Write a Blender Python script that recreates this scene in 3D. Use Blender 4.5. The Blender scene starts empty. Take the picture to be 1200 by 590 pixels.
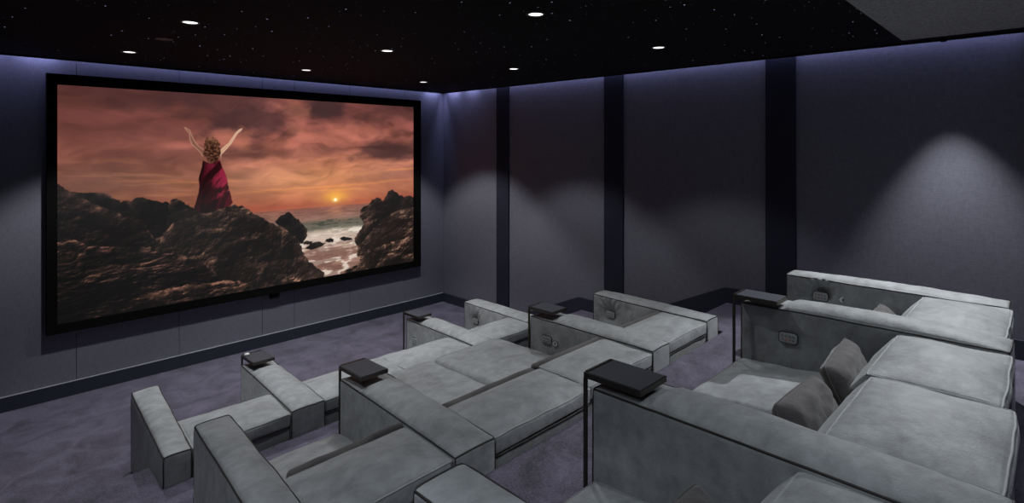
# ---------------------------------------------------------------- the picture shown on the projection screen
import numpy as np

SHAPES = {
 'rock_far': [(0.0, 0.409), (0.0063, 0.4201), (0.014, 0.4391), (0.0252, 0.4509), (0.033, 0.4517), (0.0477, 0.4604), (0.054, 0.4612), (0.0608, 0.4581), (0.074, 0.4561), (0.091, 0.4612), (0.1046, 0.4743), (0.1168, 0.4945), (0.1204, 0.5063), (0.1328, 0.5004), (0.1435, 0.5016), (0.158, 0.4877), (0.1691, 0.4854), (0.1801, 0.4945), (0.1895, 0.5075), (0.2068, 0.5134), (0.2241, 0.5237), (0.23, 0.5364), (0.2398, 0.5542), (0.2639, 0.5617), (0.2845, 0.5522), (0.295, 0.7911), (0.0, 0.7168)],
 'rock_knob': [(0.226, 0.536), (0.23, 0.5123), (0.2418, 0.5016), (0.2499, 0.5067), (0.2619, 0.5206), (0.2722, 0.538), (0.2825, 0.5562), (0.2742, 0.5878), (0.2339, 0.5898)],
 'rock_ledge': [(0.2241, 0.5799), (0.2438, 0.5669), (0.2742, 0.5589), (0.3055, 0.5676), (0.3376, 0.5724), (0.3641, 0.5759), (0.295, 0.7911), (0.2144, 0.7706)],
 'rock_lefthump': [(0.0, 0.4375), (0.0125, 0.4387), (0.0282, 0.4549), (0.0411, 0.4597), (0.051, 0.483), (0.0707, 0.5075), (0.1013, 0.5344), (0.1221, 0.5566), (0.1363, 0.5894), (0.149, 0.5799), (0.1672, 0.6104), (0.1877, 0.6535), (0.2068, 0.729), (0.2144, 0.8109), (0.0, 0.824)],
 'rock_big': [(0.2339, 0.6218), (0.2639, 0.5985), (0.316, 0.5858), (0.342, 0.5771), (0.3551, 0.5621), (0.3731, 0.5538), (0.3867, 0.5491), (0.398, 0.557), (0.4142, 0.5704), (0.4309, 0.5815), (0.4427, 0.6052), (0.4619, 0.6262), (0.4842, 0.6527), (0.5018, 0.6737), (0.5221, 0.6915), (0.5403, 0.7132), (0.5613, 0.75), (0.5801, 0.7919), (0.5882, 0.8315), (0.5991, 0.877), (0.6129, 0.9094), (0.6352, 0.9446), (0.658, 0.9755), (0.6611, 1.0103), (0.1952, 1.0277), (0.1952, 0.7263)],
 'rock_small': [(0.5018, 0.6602), (0.5144, 0.6392), (0.5298, 0.6187), (0.5429, 0.6068), (0.5534, 0.6222), (0.5639, 0.6519), (0.5746, 0.6634), (0.5908, 0.6946), (0.6018, 0.7203), (0.6033, 0.7445), (0.5963, 0.767), (0.5882, 0.7935), (0.5534, 0.7627)],
 'rock_r1': [(0.763, 0.8224), (0.7694, 0.788), (0.7851, 0.7603), (0.798, 0.7215), (0.7851, 0.6784), (0.7851, 0.6424), (0.798, 0.6183), (0.8175, 0.6108), (0.8306, 0.5811), (0.8473, 0.57), (0.8606, 0.574), (0.8742, 0.5969), (0.8845, 0.5661), (0.8947, 0.5407), (0.9085, 0.5312), (0.9263, 0.5439), (0.9477, 0.568), (0.9621, 0.5858), (0.9768, 0.574), (0.9989, 0.5902), (0.9989, 0.8014), (0.8175, 0.9225), (0.7788, 0.8616)],
 'rock_r2': [(0.7726, 0.9114), (0.7757, 0.8612), (0.798, 0.8248), (0.8372, 0.7599), (0.8845, 0.6942), (0.9263, 0.6685), (0.9694, 0.6527), (0.9989, 0.6515), (0.9989, 1.0352), (0.8013, 0.996)],
 'rock_r3': [(0.7171, 1.0225), (0.7291, 0.9858), (0.7694, 0.9668), (0.798, 0.9177), (0.8372, 0.8857), (0.8912, 0.8612), (0.9549, 0.8477), (0.9989, 0.7903), (0.9989, 1.0352), (0.723, 1.0494)],
 'foreL': [(0.0, 0.6737), (0.014, 0.659), (0.0348, 0.6562), (0.054, 0.6824), (0.074, 0.6907), (0.1221, 0.7093), (0.1672, 0.7195), (0.1952, 0.7184), (0.226, 0.7453), (0.2639, 0.7832), (0.3055, 0.8271), (0.3376, 0.8782), (0.3508, 0.9161), (0.3376, 0.9715), (0.2339, 1.0182), (0.0, 1.0459)],
 'foreB': [(0.1398, 0.9525), (0.1764, 0.9379), (0.2048, 0.9276), (0.2339, 0.9252), (0.2783, 0.9233), (0.3267, 0.93), (0.3641, 0.9288), (0.4004, 0.9442), (0.433, 0.981), (0.4284, 1.0237), (0.1398, 1.0451)],
 'r_s1': [(0.5963, 0.824), (0.6129, 0.7991), (0.6409, 0.7959), (0.6639, 0.8105), (0.6466, 0.8259), (0.6129, 0.8374)],
 'r_s2': [(0.6611, 0.8002), (0.6667, 0.784), (0.6783, 0.7793), (0.6902, 0.7967), (0.6873, 0.8109)],
 'r_s3': [(0.7109, 0.7911), (0.723, 0.7836), (0.7538, 0.7975), (0.7569, 0.8109), (0.7171, 0.8074)],
 'r_s4': [(0.5853, 0.7884), (0.6018, 0.7824), (0.6184, 0.7907), (0.6155, 0.8046), (0.5908, 0.7991)],
 'dress': [(0.3074, 0.3252), (0.3289, 0.3426), (0.3508, 0.324), (0.3562, 0.3608), (0.3659, 0.3999), (0.3696, 0.426), (0.3731, 0.4565), (0.3786, 0.5004), (0.3842, 0.5443), (0.3775, 0.5566), (0.3595, 0.5669), (0.3333, 0.5759), (0.3118, 0.5854), (0.2908, 0.574), (0.2875, 0.5526), (0.2908, 0.5241), (0.298, 0.483), (0.2991, 0.4498), (0.2969, 0.4165), (0.3011, 0.3877), (0.3055, 0.3584)],
 'armL': [(0.2619, 0.1638), (0.2681, 0.1677), (0.2772, 0.1796), (0.2803, 0.2002), (0.2875, 0.229), (0.2969, 0.254), (0.3074, 0.2686), (0.3138, 0.2832), (0.3118, 0.3252), (0.3074, 0.3081), (0.3011, 0.2872), (0.2886, 0.2623), (0.2803, 0.2476), (0.2753, 0.2211), (0.2742, 0.1922), (0.2681, 0.182)],
 'armR': [(0.4107, 0.1634), (0.4072, 0.1768), (0.398, 0.1903), (0.3912, 0.21), (0.3799, 0.2449), (0.3663, 0.2749), (0.3551, 0.2963), (0.3519, 0.3263), (0.3486, 0.3006), (0.3519, 0.2749), (0.3595, 0.2599), (0.3731, 0.2405), (0.3821, 0.2144), (0.3912, 0.1883), (0.4004, 0.1705)],
 'back': [(0.3074, 0.2749), (0.353, 0.2749), (0.353, 0.3283), (0.3311, 0.3426), (0.3074, 0.3271)],
 'hair': [(0.3204, 0.2116), (0.3311, 0.2093), (0.342, 0.2195), (0.3497, 0.2409), (0.3508, 0.2666), (0.3519, 0.2963), (0.3486, 0.322), (0.3398, 0.3347), (0.3289, 0.3382), (0.3182, 0.3295), (0.3138, 0.3085), (0.3107, 0.2789), (0.3096, 0.2496), (0.3138, 0.2286)],
}

def paint_picture(W, H):
    """An evening seascape: rgb (display values 0..1), row 0 at the top."""
    asp = 4.57 / 2.528
    T, S = np.mgrid[0:H, 0:W].astype(np.float64)
    S /= (W - 1); T /= (H - 1)
    rng = np.random.RandomState(7)

    def vnoise(x, y, seed):
        r = np.random.RandomState(seed).rand(257, 257)
        xi = np.floor(x).astype(int); yi = np.floor(y).astype(int)
        fx = x - xi; fy = y - yi
        fx = fx * fx * (3 - 2 * fx); fy = fy * fy * (3 - 2 * fy)
        a = r[yi % 256, xi % 256]; b = r[yi % 256, (xi + 1) % 256]
        c = r[(yi + 1) % 256, xi % 256]; d = r[(yi + 1) % 256, (xi + 1) % 256]
        return (a * (1 - fx) + b * fx) * (1 - fy) + (c * (1 - fx) + d * fx) * fy

    def fbm(x, y, seed, octv=5, gain=.5):
        s = 0; a = 1; tot = 0
        for i in range(octv):
            s = s + a * vnoise(x * 2 ** i + 17 * i, y * 2 ** i + 5 * i, seed + i); tot += a; a *= gain
        return s / tot

    def ridged(x, y, seed, octv=5):
        s = 0; a = 1; tot = 0
        for i in range(octv):
            s = s + a * (1 - np.abs(2 * vnoise(x * 2 ** i + 9 * i, y * 2 ** i + 3 * i, seed + i) - 1)); tot += a; a *= .55
        return s / tot

    def sm(e0, e1, x):
        t = np.clip((x - e0) / (e1 - e0), 0, 1)
        return t * t * (3 - 2 * t)

    def mix(a, b, m):
        return a * (1 - m[..., None]) + np.asarray(b, float) * m[..., None]

    def inside(name, rough=0.0, freq=60, seed=3):
        """anti-aliased coverage of an outline, with a rough edge"""
        poly = [(-.04 if a < .004 else 1.04 if a > .99 else a, b) for a, b in SHAPES[name]]
        x = S + rough * (fbm(S * freq * asp, T * freq, seed, 3) - .5)
        y = T + rough * asp * (fbm(S * freq * asp, T * freq, seed + 9, 3) - .5)
        ins = np.zeros(S.shape, bool)
        dist = np.full(S.shape, 9.0)
        for (x0, y0), (x1, y1) in zip(poly, poly[1:] + poly[:1]):
            cond = ((y0 > y) != (y1 > y))
            with np.errstate(divide='ignore', invalid='ignore'):
                xx = (x1 - x0) * (y - y0) / (y1 - y0 + 1e-12) + x0
            ins ^= cond & (x < xx)
            dx, dy = (x1 - x0) * asp, y1 - y0
            px, py = (x - x0) * asp, y - y0
            u = np.clip((px * dx + py * dy) / (dx * dx + dy * dy + 1e-12), 0, 1)
            dist = np.minimum(dist, np.hypot(px - u * dx, py - u * dy))
        sd = np.where(ins, dist, -dist)
        return np.clip(sd * H / 1.1 + .5, 0, 1), sd

    X = S * asp
    sx, sy = .6961, .5649
    hor = .600
    # sky: dull red above, orange near the horizon, brighter to the right
    img = np.zeros((H, W, 3))
    stops = [(0.00, (.47, .27, .25)), (.12, (.56, .32, .29)), (.28, (.62, .37, .32)), (.42, (.60, .385, .315)), (.52, (.62, .36, .27)), (.60, (.60, .31, .235))]
    ts = [p[0] for p in stops]
    for c in range(3):
        img[..., c] = np.interp(T, ts, [p[1][c] for p in stops])
    d_sun = np.hypot((S - sx) * asp, (T - sy) * 1.5)
    left = sm(.62, .0, S)
    img = img * (1 - .24 * left)[..., None]
    img = mix(img, (.83, .50, .33), .75 * np.exp(-(d_sun / .33) ** 2))
    img = mix(img, (.88, .62, .42), .45 * np.exp(-(((S - .60) * asp) / .42) ** 2 - ((T - .44) / .10) ** 2))
    # cloud streaks
    warp = fbm(S * 5, T * 5, 60, 4) - .5
    n1 = fbm(S * 6 + T * 2.2 + warp * 1.6, T * 13 + warp * 3, 11, 6)
    n2 = fbm(S * 14 + warp * 3, T * 26 + warp * 5, 31, 5)
    amp = sm(.60, .25, T) * (.55 + .45 * sm(.15, .6, S))
    img *= (1 + (n1 - .5) * 1.25 * amp)[..., None]
    img *= (1 + (n2 - .5) * .30)[..., None]
    wisp = sm(.56, .80, fbm(S * 8 + warp, T * 40 - S * 6 + warp * 3, 81, 4)) * sm(.2, .42, T) * sm(.60, .5, T)
    img = mix(img, (.87, .60, .42), wisp * .22)
    # dark cloud banks (wide, torn edges)
    for cx, cy, rx, ry, k in ((.455, .12, .17, .10, .80), (.33, .03, .16, .07, .5), (.665, .045, .075, .085, .95), (.62, .30, .16, .045, .25), (.93, .28, .17, .055, .72),
                              (.85, .06, .2, .06, .30), (.2, .03, .2, .06, .30), (.22, .30, .14, .05, .18), (.40, .30, .10, .05, .28), (.20, .20, .10, .04, .15), (.92, .44, .16, .03, .12)):
        e = np.hypot((S - cx) / rx, (T - cy + .10 * (S - cx)) / ry) + (fbm(S * 16, T * 18, int(cx * 900) + 5, 5) - .5) * 1.5
        img = mix(img, (.245, .165, .17), k * .9 * sm(1.25, .35, e))
    for cx, cy, rx, ry, k in ((.385, .215, .06, .055, .50), (.57, .06, .05, .07, .38), (.565, .16, .035, .04, .35), (.68, .20, .13, .045, .30), (.80, .16, .14, .05, .32), (.52, .25, .08, .03, .22)):
        e = np.hypot((S - cx) / rx, (T - cy) / ry) + (fbm(S * 22, T * 22, int(cx * 500) + 2, 5) - .5) * 1.7
        img = mix(img, (.82, .50, .40), k * sm(1.2, .3, e))
    # thin bright bars low in the sky
    for cx, cy, rx, k, tilt in ((.63, .487, .20, .60, -.03), (.82, .475, .16, .40, -.05), (.70, .505, .09, .5, .0), (.30, .43, .12, .38, .02), (.19, .415, .08, .3, .05), (.96, .40, .08, .55, -.08), (.74, .51, .06, .35, .0), (.47, .50, .1, .22, .02)):
        yy = (T - cy - tilt * (S - cx) + .012 * (fbm(S * 30, T * 4, 44, 3) - .5))
        img = mix(img, (.96, .60, .33), k * np.exp(-(yy / .0055) ** 2) * np.exp(-((S - cx) / rx) ** 4) * (.4 + .6 * n2))
    img = mix(img, (.62, .29, .22), .5 * np.exp(-((T - .585) / .022) ** 2) * sm(.2, .4, S) * (1 - .6 * np.exp(-(d_sun / .12) ** 2)))
    img = mix(img, (1., .72, .25), .75 * np.exp(-(np.hypot((S - sx) * asp * .75, (T - sy + .02) * 1.6) / .055) ** 2))
    img = mix(img, (1., .86, .45), np.exp(-(d_sun / .020) ** 2))
    img = mix(img, (1., .98, .82), sm(.011, .007, np.hypot((S - sx) * asp, T - sy)))
    # sea: grey pink near the horizon, green swell, white surf near the rocks
    depth = np.clip((T - hor) / (1 - hor), 0, 1)
    wv = fbm(S * 40, T * 160, 70, 4); wv2 = fbm(S * 18 + 3, T * 60, 75, 5)
    sea = np.zeros_like(img)
    ss = [(0, (.50, .32, .28)), (.10, (.52, .36, .31)), (.17, (.56, .42, .37)), (.22, (.40, .36, .31)), (.30, (.42, .40, .35)), (.345, (.66, .60, .54)), (.40, (.78, .71, .65)), (.55, (.74, .64, .58)), (.7, (.64, .50, .44)), (1, (.52, .38, .33))]
    for c in range(3):
        sea[..., c] = np.interp(depth + .05 * (wv2 - .5), [p[0] for p in ss], [p[1][c] for p in ss])
    sea *= (.80 + .42 * wv)[..., None]
    foam = sm(.46, .62, fbm(S * 26, T * 44, 90, 5)) * sm(.30, .36, depth)
    sea = mix(sea, (.92, .87, .81), foam * .8)
    swirl = sm(.55, .72, ridged(S * 12, T * 30, 95, 4)) * sm(.45, .6, depth)
    sea = mix(sea, (.38, .25, .21), swirl * .55)
    swell = sm(.55, .68, wv) * sm(.16, .2, depth) * sm(.34, .28, depth)
    sea = mix(sea, (.20, .22, .18), swell * .75)
    sea = mix(sea, (.95, .62, .42), .45 * np.exp(-((S - sx) * asp / .05) ** 2) * sm(.25, 0, depth) * (.5 + wv * .7))
    img = mix(img, sea, sm(hor - .0015, hor + .0015, T + 0 * S))
    img = mix(img, (.66, .36, .27), .25 * np.exp(-((T - hor) / .012) ** 2))

    # rocks: relief from ridged noise, lit from the setting sun at the right
    fields = {}
    def rock(name, dark, light, freq, seed, rim=.6, rough=.010, slope=(.75, -1.1), lit=1.0, stretch=1.0):
        m, sd = inside(name, rough, 50, seed)
        if (seed, freq, stretch) not in fields:
            w = (fbm(X * freq * .5, T * freq * .5, seed + 50, 3) - .5) * .9
            h = .8 * ridged(X * freq * .45 + w, T * freq * .6 * stretch + w, seed, 3) + 1.3 * fbm(X * freq * .5 + w, T * freq * .6, seed + 8, 3) + .42 * fbm(X * freq * 3.2, T * freq * 3.6 * stretch, seed + 20, 5, .6)
            gy, gx = np.gradient(h, 1.0 / H, 1.0 / H)
            fields[(seed, freq, stretch)] = (h, gx, gy)
        h, gx, gy = fields[(seed, freq, stretch)]
        lam = np.clip(.34 + (-(gx * slope[0]) + gy * slope[1]) / (freq * 4.6), 0, 1.25)
        big = fbm(X * 5, T * 6, seed + 77, 3)
        edge = np.exp(-np.clip(sd, 0, 1) / .020)
        tone = (lam ** 2.0) * 1.15 * (.35 + 1.1 * big) * lit + rim * edge * (.15 + 1.2 * sm(.45, .7, fbm(X * 26, T * 26, seed + 31, 3)))
        speck = fbm(X * 120, T * 120, seed + 5, 3)
        tone = np.clip(tone * (.55 + .9 * speck) * (.45 + 1.1 * sm(.3, .7, fbm(X * 9, T * 12, seed + 41, 4))), 0, 1.2)
        col = np.asarray(dark)[None, None, :] * (1 - tone[..., None]) + np.asarray(light)[None, None, :] * tone[..., None]
        return m, np.clip(col, 0, 1)

    def put(img, mc):
        m, col = mc
        return img * (1 - m[..., None]) + col * m[..., None]

    D0 = (.035, .028, .028); L0 = (.40, .28, .235); LB = (.58, .42, .35)
    img = put(img, rock('rock_r1', (.06, .042, .038), (.44, .32, .27), 9, 200, rim=.35, lit=.55))
    img = put(img, rock('rock_r2', (.09, .06, .052), (.60, .45, .38), 10, 210, rim=.65, lit=.9, stretch=1.2))
    img = put(img, rock('rock_r3', (.06, .042, .036), (.56, .41, .34), 12, 220, rim=.55, lit=.85))
    for nme in ('r_s1', 'r_s2', 'r_s3', 'r_s4'):
        img = put(img, rock(nme, (.06, .05, .045), (.34, .27, .23), 20, 230, rim=.2, lit=.5, rough=.006))
    img = put(img, rock('rock_small', (.045, .035, .032), (.50, .38, .32), 12, 240, rim=.45, lit=.6))
    img = put(img, rock('rock_far', D0, L0, 11, 250, rim=.50, lit=.45, stretch=1.5))
    img = put(img, rock('rock_knob', D0, L0, 14, 255, rim=.35, lit=.5))
    img = put(img, rock('rock_ledge', (.05, .04, .036), (.36, .26, .22), 12, 257, rim=.35, lit=.5))
    img = put(img, rock('rock_lefthump', (.04, .031, .030), (.44, .31, .26), 9, 260, rim=.40, lit=.60, stretch=1.3))
    bm, bc = rock('rock_big', (.055, .042, .038), LB, 9, 270, rim=.42, lit=.62)
    glow = sm(.52, .70, S + .22 * (T - .75))
    bc = np.clip(bc * (1 + .75 * glow)[..., None], 0, 1)
    img = img * (1 - bm[..., None]) + bc * bm[..., None]
    img = put(img, rock('foreL', (.030, .024, .024), (.42, .29, .245), 8, 280, rim=.40, lit=.55, stretch=2.2))
    img = put(img, rock('foreB', (.035, .028, .026), (.46, .32, .265), 11, 290, rim=.75, lit=.65, stretch=2.2))
    img *= (1 - .35 * sm(.28, .0, S) * sm(.62, .9, T))[..., None]

    # the standing woman seen from behind, arms raised
    m, sd = inside('armL'); c = np.zeros_like(img) + np.array((.50, .33, .27)); c = mix(c, (.90, .74, .62), sm(.0055, .0, sd) * .6)
    img = put(img, (m, c))
    m, sd = inside('armR'); c = np.zeros_like(img) + np.array((.78, .60, .49)); c = mix(c, (.97, .86, .74), sm(.006, .0, sd) * .6)
    img = put(img, (m, c))
    m, sd = inside('back'); c = np.zeros_like(img) + np.array((.50, .31, .26)); c = mix(c, (.80, .60, .48), sm(.345, .37, S)); img = put(img, (m, c))
    m, sd = inside('dress', .003, 40, 4)
    fold = fbm((S - .33) * 95 + (T - .4) * 14 + 2 * warp, T * 9 + S * 8, 120, 4)
    diag = fbm((S + T * .55) * 55, (T - S) * 12, 130, 4)
    lightside = sm(.322, .372, S + .10 * (.55 - T))
    c = np.zeros_like(img) + np.array((.105, .033, .042))
    c = mix(c, (.24, .05, .08), sm(.45, .62, fold))
    c = mix(c, (.70, .17, .31), lightside * sm(.50, .66, diag) * .85)
    c = mix(c, (.36, .06, .11), lightside * .25)
    c = mix(c, (.06, .02, .03), sm(.62, .4, diag) * (1 - lightside) * .5)
    img = put(img, (m, c))
    m, sd = inside('hair', .010, 70, 8)
    cur = ridged(S * 210, T * 120, 140, 3)
    c = mix(np.zeros_like(img) + np.array((.17, .085, .06)), (.74, .50, .36), sm(.50, 1.0, cur) * .6)
    top = sm(.26, .21, T) * .35
    c = mix(c, (.80, .56, .42), top + 0 * S)
    img = put(img, (m, c))
    return np.clip(img, 0, 1)
SCREEN_GAIN = 1.0

import bpy, bmesh, math, random
from mathutils import Vector, noise

random.seed(4)
SC = bpy.context.scene
COL = SC.collection
PI = math.pi

# ------------------------------------------------------------------ room measures (metres)
H_CAM = 2.665
P1, P2 = 0.456, 0.94          # heights of the middle and rear platform
XL, XR = -0.90, 6.15          # left / right wall
YF, YB = 7.592, -1.20         # screen wall / back wall
ZRAFT = 3.60                  # underside of the star ceiling raft

# ------------------------------------------------------------------ helpers
def link(name, bm, mat=None, parent=None, smooth=True, mats=None):
    me = bpy.data.meshes.new(name)
    bmesh.ops.recalc_face_normals(bm, faces=bm.faces[:])
    bm.to_mesh(me); bm.free()
    for m in (mats or [mat]):
        if m: me.materials.append(m)
    if smooth:
        me.polygons.foreach_set('use_smooth', [True] * len(me.polygons))
    o = bpy.data.objects.new(name, me); COL.objects.link(o)
    if parent is not None:
        o.parent = parent
        o.matrix_parent_inverse = parent.matrix_basis.inverted()
    return o

def thing(name, label, cat, loc=(0, 0, 0), group=None):
    o = bpy.data.objects.new(name, None); COL.objects.link(o)
    o.location = loc; o.empty_display_size = .1
    o['label'] = label; o['category'] = cat
    if group: o['group'] = group
    return o

def box(bm, x0, x1, y0, y1, z0, z1, mi=0):
    vs = [bm.verts.new(p) for p in ((x0, y0, z0), (x1, y0, z0), (x1, y1, z0), (x0, y1, z0), (x0, y0, z1), (x1, y0, z1), (x1, y1, z1), (x0, y1, z1))]
    fs = [(0, 3, 2, 1), (4, 5, 6, 7), (0, 1, 5, 4), (1, 2, 6, 5), (2, 3, 7, 6), (3, 0, 4, 7)]
    out = []
    for f in fs:
        fc = bm.faces.new([vs[i] for i in f]); fc.material_index = mi; out.append(fc)
    return out

def prism(bm, pts, z0, z1):
    lo = [bm.verts.new((x, y, z0)) for x, y in pts]; hi = [bm.verts.new((x, y, z1)) for x, y in pts]
    n = len(pts)
    bm.faces.new(lo[::-1]); bm.faces.new(hi)
    for i in range(n):
        bm.faces.new((lo[i], lo[(i + 1) % n], hi[(i + 1) % n], hi[i]))

def bevel(bm, w, seg=2):
    bmesh.ops.bevel(bm, geom=[e for e in bm.edges if e.calc_face_angle(0) > .5], offset=w, segments=seg, affect='EDGES', profile=.6, clamp_overlap=True)

def tube(bm, pts, r, closed=False, k=6):
    pts = [Vector(p) for p in pts]; n = len(pts); rings = []
    for i, p in enumerate(pts):
        a = pts[(i - 1) % n] if (closed or i) else pts[0]
        b = pts[(i + 1) % n] if (closed or i < n - 1) else pts[-1]
        d = (b - a).normalized()
        u = d.cross(Vector((0, 0, 1)))
        if u.length < .2: u = d.cross(Vector((0, 1, 0)))
        u.normalize(); v = d.cross(u)
        rings.append([bm.verts.new(p + r * (math.cos(t * 2 * PI / k) * u + math.sin(t * 2 * PI / k) * v)) for t in range(k)])
    for i in range(n if closed else n - 1):
        A, B = rings[i], rings[(i + 1) % n]
        for j in range(k):
            bm.faces.new((A[j], A[(j + 1) % k], B[(j + 1) % k], B[j]))
    if not closed:
        bm.faces.new(rings[0][::-1]); bm.faces.new(rings[-1])

def axis_samples(h, r, n):
    e = [0, .25, .55, .8, 1.0]
    lo = [-h + r * t for t in e]
    mid = [-(h - r) + (2 * (h - r)) * i / n for i in range(1, n)]
    return lo + mid + [-x for x in lo[::-1]]

class Pad:
    """An upholstered block: plan given by four corners (front left, front right, rear right, rear left)
    at top and optionally at bottom; rounded edges; domed top; optional top profile and side dent."""
    def __init__(self, quad, z0, z1, r=.03, puff=.02, bottom=None, top=None, side=None, bulge=.0, n=(8, 10, 5), amp=.002, seed=0, pw=3.0):
        self.q = [Vector((a, b, 0)) for a, b in quad]
        self.qb = [Vector((a, b, 0)) for a, b in (bottom or quad)]
        q = self.q
        self.hx = ((q[1] - q[0]).length + (q[2] - q[3]).length) / 4
        self.hy = ((q[3] - q[0]).length + (q[2] - q[1]).length) / 4
        self.z0, self.z1 = z0, z1; self.hz = (z1 - z0) / 2
        self.r = min(r, self.hx * .95, self.hy * .95, self.hz * .95)
        self.puff, self.top, self.side, self.bulge, self.n, self.amp, self.seed, self.pw = puff, top, side, bulge, n, amp, seed, pw
    def at(self, x, y, z, extra=0.0):
        r = self.r; h = (self.hx, self.hy, self.hz); p = (x, y, z)
        c = [max(-(h[i] - r), min(h[i] - r, p[i])) for i in range(3)]
        d = Vector([p[i] - c[i] for i in range(3)])
        nrm = d.normalized() if d.length > 1e-9 else Vector((0, 0, 1))
        w = Vector(c) + nrm * (r + extra)
        s, t = w.x / self.hx, w.y / self.hy
        sc, tc = max(-1, min(1, s)), max(-1, min(1, t))
        zz = w.z
        zz += self.puff * max(0, nrm.z) * (1 - abs(sc) ** self.pw) * (1 - abs(tc) ** self.pw)
        f = (w.z + self.hz) / (2 * self.hz)
        if self.bulge:
            k = self.bulge * (1 - (2 * f - 1) ** 2)
            w.x += nrm.x * k * (1 - tc ** 4); w.y += nrm.y * k * (1 - sc ** 4)
            s, t = w.x / self.hx, w.y / self.hy
        if self.top: zz += self.top(sc, tc) * max(0, min(1, f)) ** 1.5
        a, b = (s + 1) / 2, (t + 1) / 2
        def bl(q): return (q[0] * (1 - a) + q[1] * a) * (1 - b) + (q[3] * (1 - a) + q[2] * a) * b
        P = bl(self.qb) * (1 - f) + bl(self.q) * f
        P.z = zz + self.hz + self.z0
        if self.side: P += self.side(P, nrm, s, t)
        if self.amp:
            e = noise.noise(P * 5 + Vector((self.seed, 0, 0))) * self.amp * 2 + noise.noise(P * 17 + Vector((self.seed, 3, 0))) * self.amp * .6
            P += nrm * e
        return P
    def mesh(self, bm):
        xs = axis_samples(self.hx, self.r, self.n[0]); ys = axis_samples(self.hy, self.r, self.n[1]); zs = axis_samples(self.hz, self.r, self.n[2])
        cache = {}
        def V(x, y, z):
            k = (round(x, 6), round(y, 6), round(z, 6))
            if k not in cache: cache[k] = bm.verts.new(self.at(x, y, z))
            return cache[k]
        def face(A, B, fn):
            for i in range(len(A) - 1):
                for j in range(len(B) - 1):
                    try: bm.faces.new((fn(A[i], B[j]), fn(A[i + 1], B[j]), fn(A[i + 1], B[j + 1]), fn(A[i], B[j + 1])))
                    except ValueError: pass
        hx, hy, hz = self.hx, self.hy, self.hz
        for sg in (-1, 1):
            face(xs, ys, lambda a, b: V(a, b, sg * hz))
            face(xs, zs, lambda a, b: V(a, sg * hy, b))
            face(ys, zs, lambda a, b: V(sg * hx, a, b))
    def build(self, name, mat, parent):
        bm = bmesh.new(); self.mesh(bm); return link(name, bm, mat, parent)
    def edge(self, which, n=26, out=.0015):
        """points along a seam: 'left','right','front','rear' at the top, 'rear_left'... verticals, 'ring' all round the top"""
        hx, hy, hz = self.hx, self.hy, self.hz
        if which in ('left', 'right'):
            x = -hx if which == 'left' else hx
            return [self.at(x, -hy + 2 * hy * i / n, hz, out) for i in range(n + 1)]
        if which in ('front', 'rear'):
            y = -hy if which == 'front' else hy
            return [self.at(-hx + 2 * hx * i / n, y, hz, out) for i in range(n + 1)]
        if which.startswith('v'):
            x = -hx if 'l' in which else hx; y = -hy if 'f' in which else hy
            return [self.at(x, y, hz - 2 * hz * i / n, out) for i in range(n + 1)]
        pts = []
        for i in range(n): pts.append(self.at(-hx + 2 * hx * i / n, -hy, hz, out))
        for i in range(n): pts.append(self.at(hx, -hy + 2 * hy * i / n, hz, out))
        for i in range(n): pts.append(self.at(hx - 2 * hx * i / n, hy, hz, out))
        for i in range(n): pts.append(self.at(-hx, hy - 2 * hy * i / n, hz, out))
        return pts

# ------------------------------------------------------------------ materials
def new_mat(name):
    m = bpy.data.materials.new(name); m.use_nodes = True
    nt = m.node_tree; b = nt.nodes['Principled BSDF']
    return m, nt, b

def N(nt, t, **kw):
    n = nt.nodes.new(t)
    for k, v in kw.items():
        if k in n.inputs: n.inputs[k].default_value = v
        else: setattr(n, k, v)
    return n

def plain(name, col, rough=.5, metal=0.0, spec=.5):
    m, nt, b = new_mat(name)
    b.inputs['Base Color'].default_value = (*col, 1); b.inputs['Roughness'].default_value = rough
    b.inputs['Metallic'].default_value = metal; b.inputs['Specular IOR Level'].default_value = spec
    return m

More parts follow.
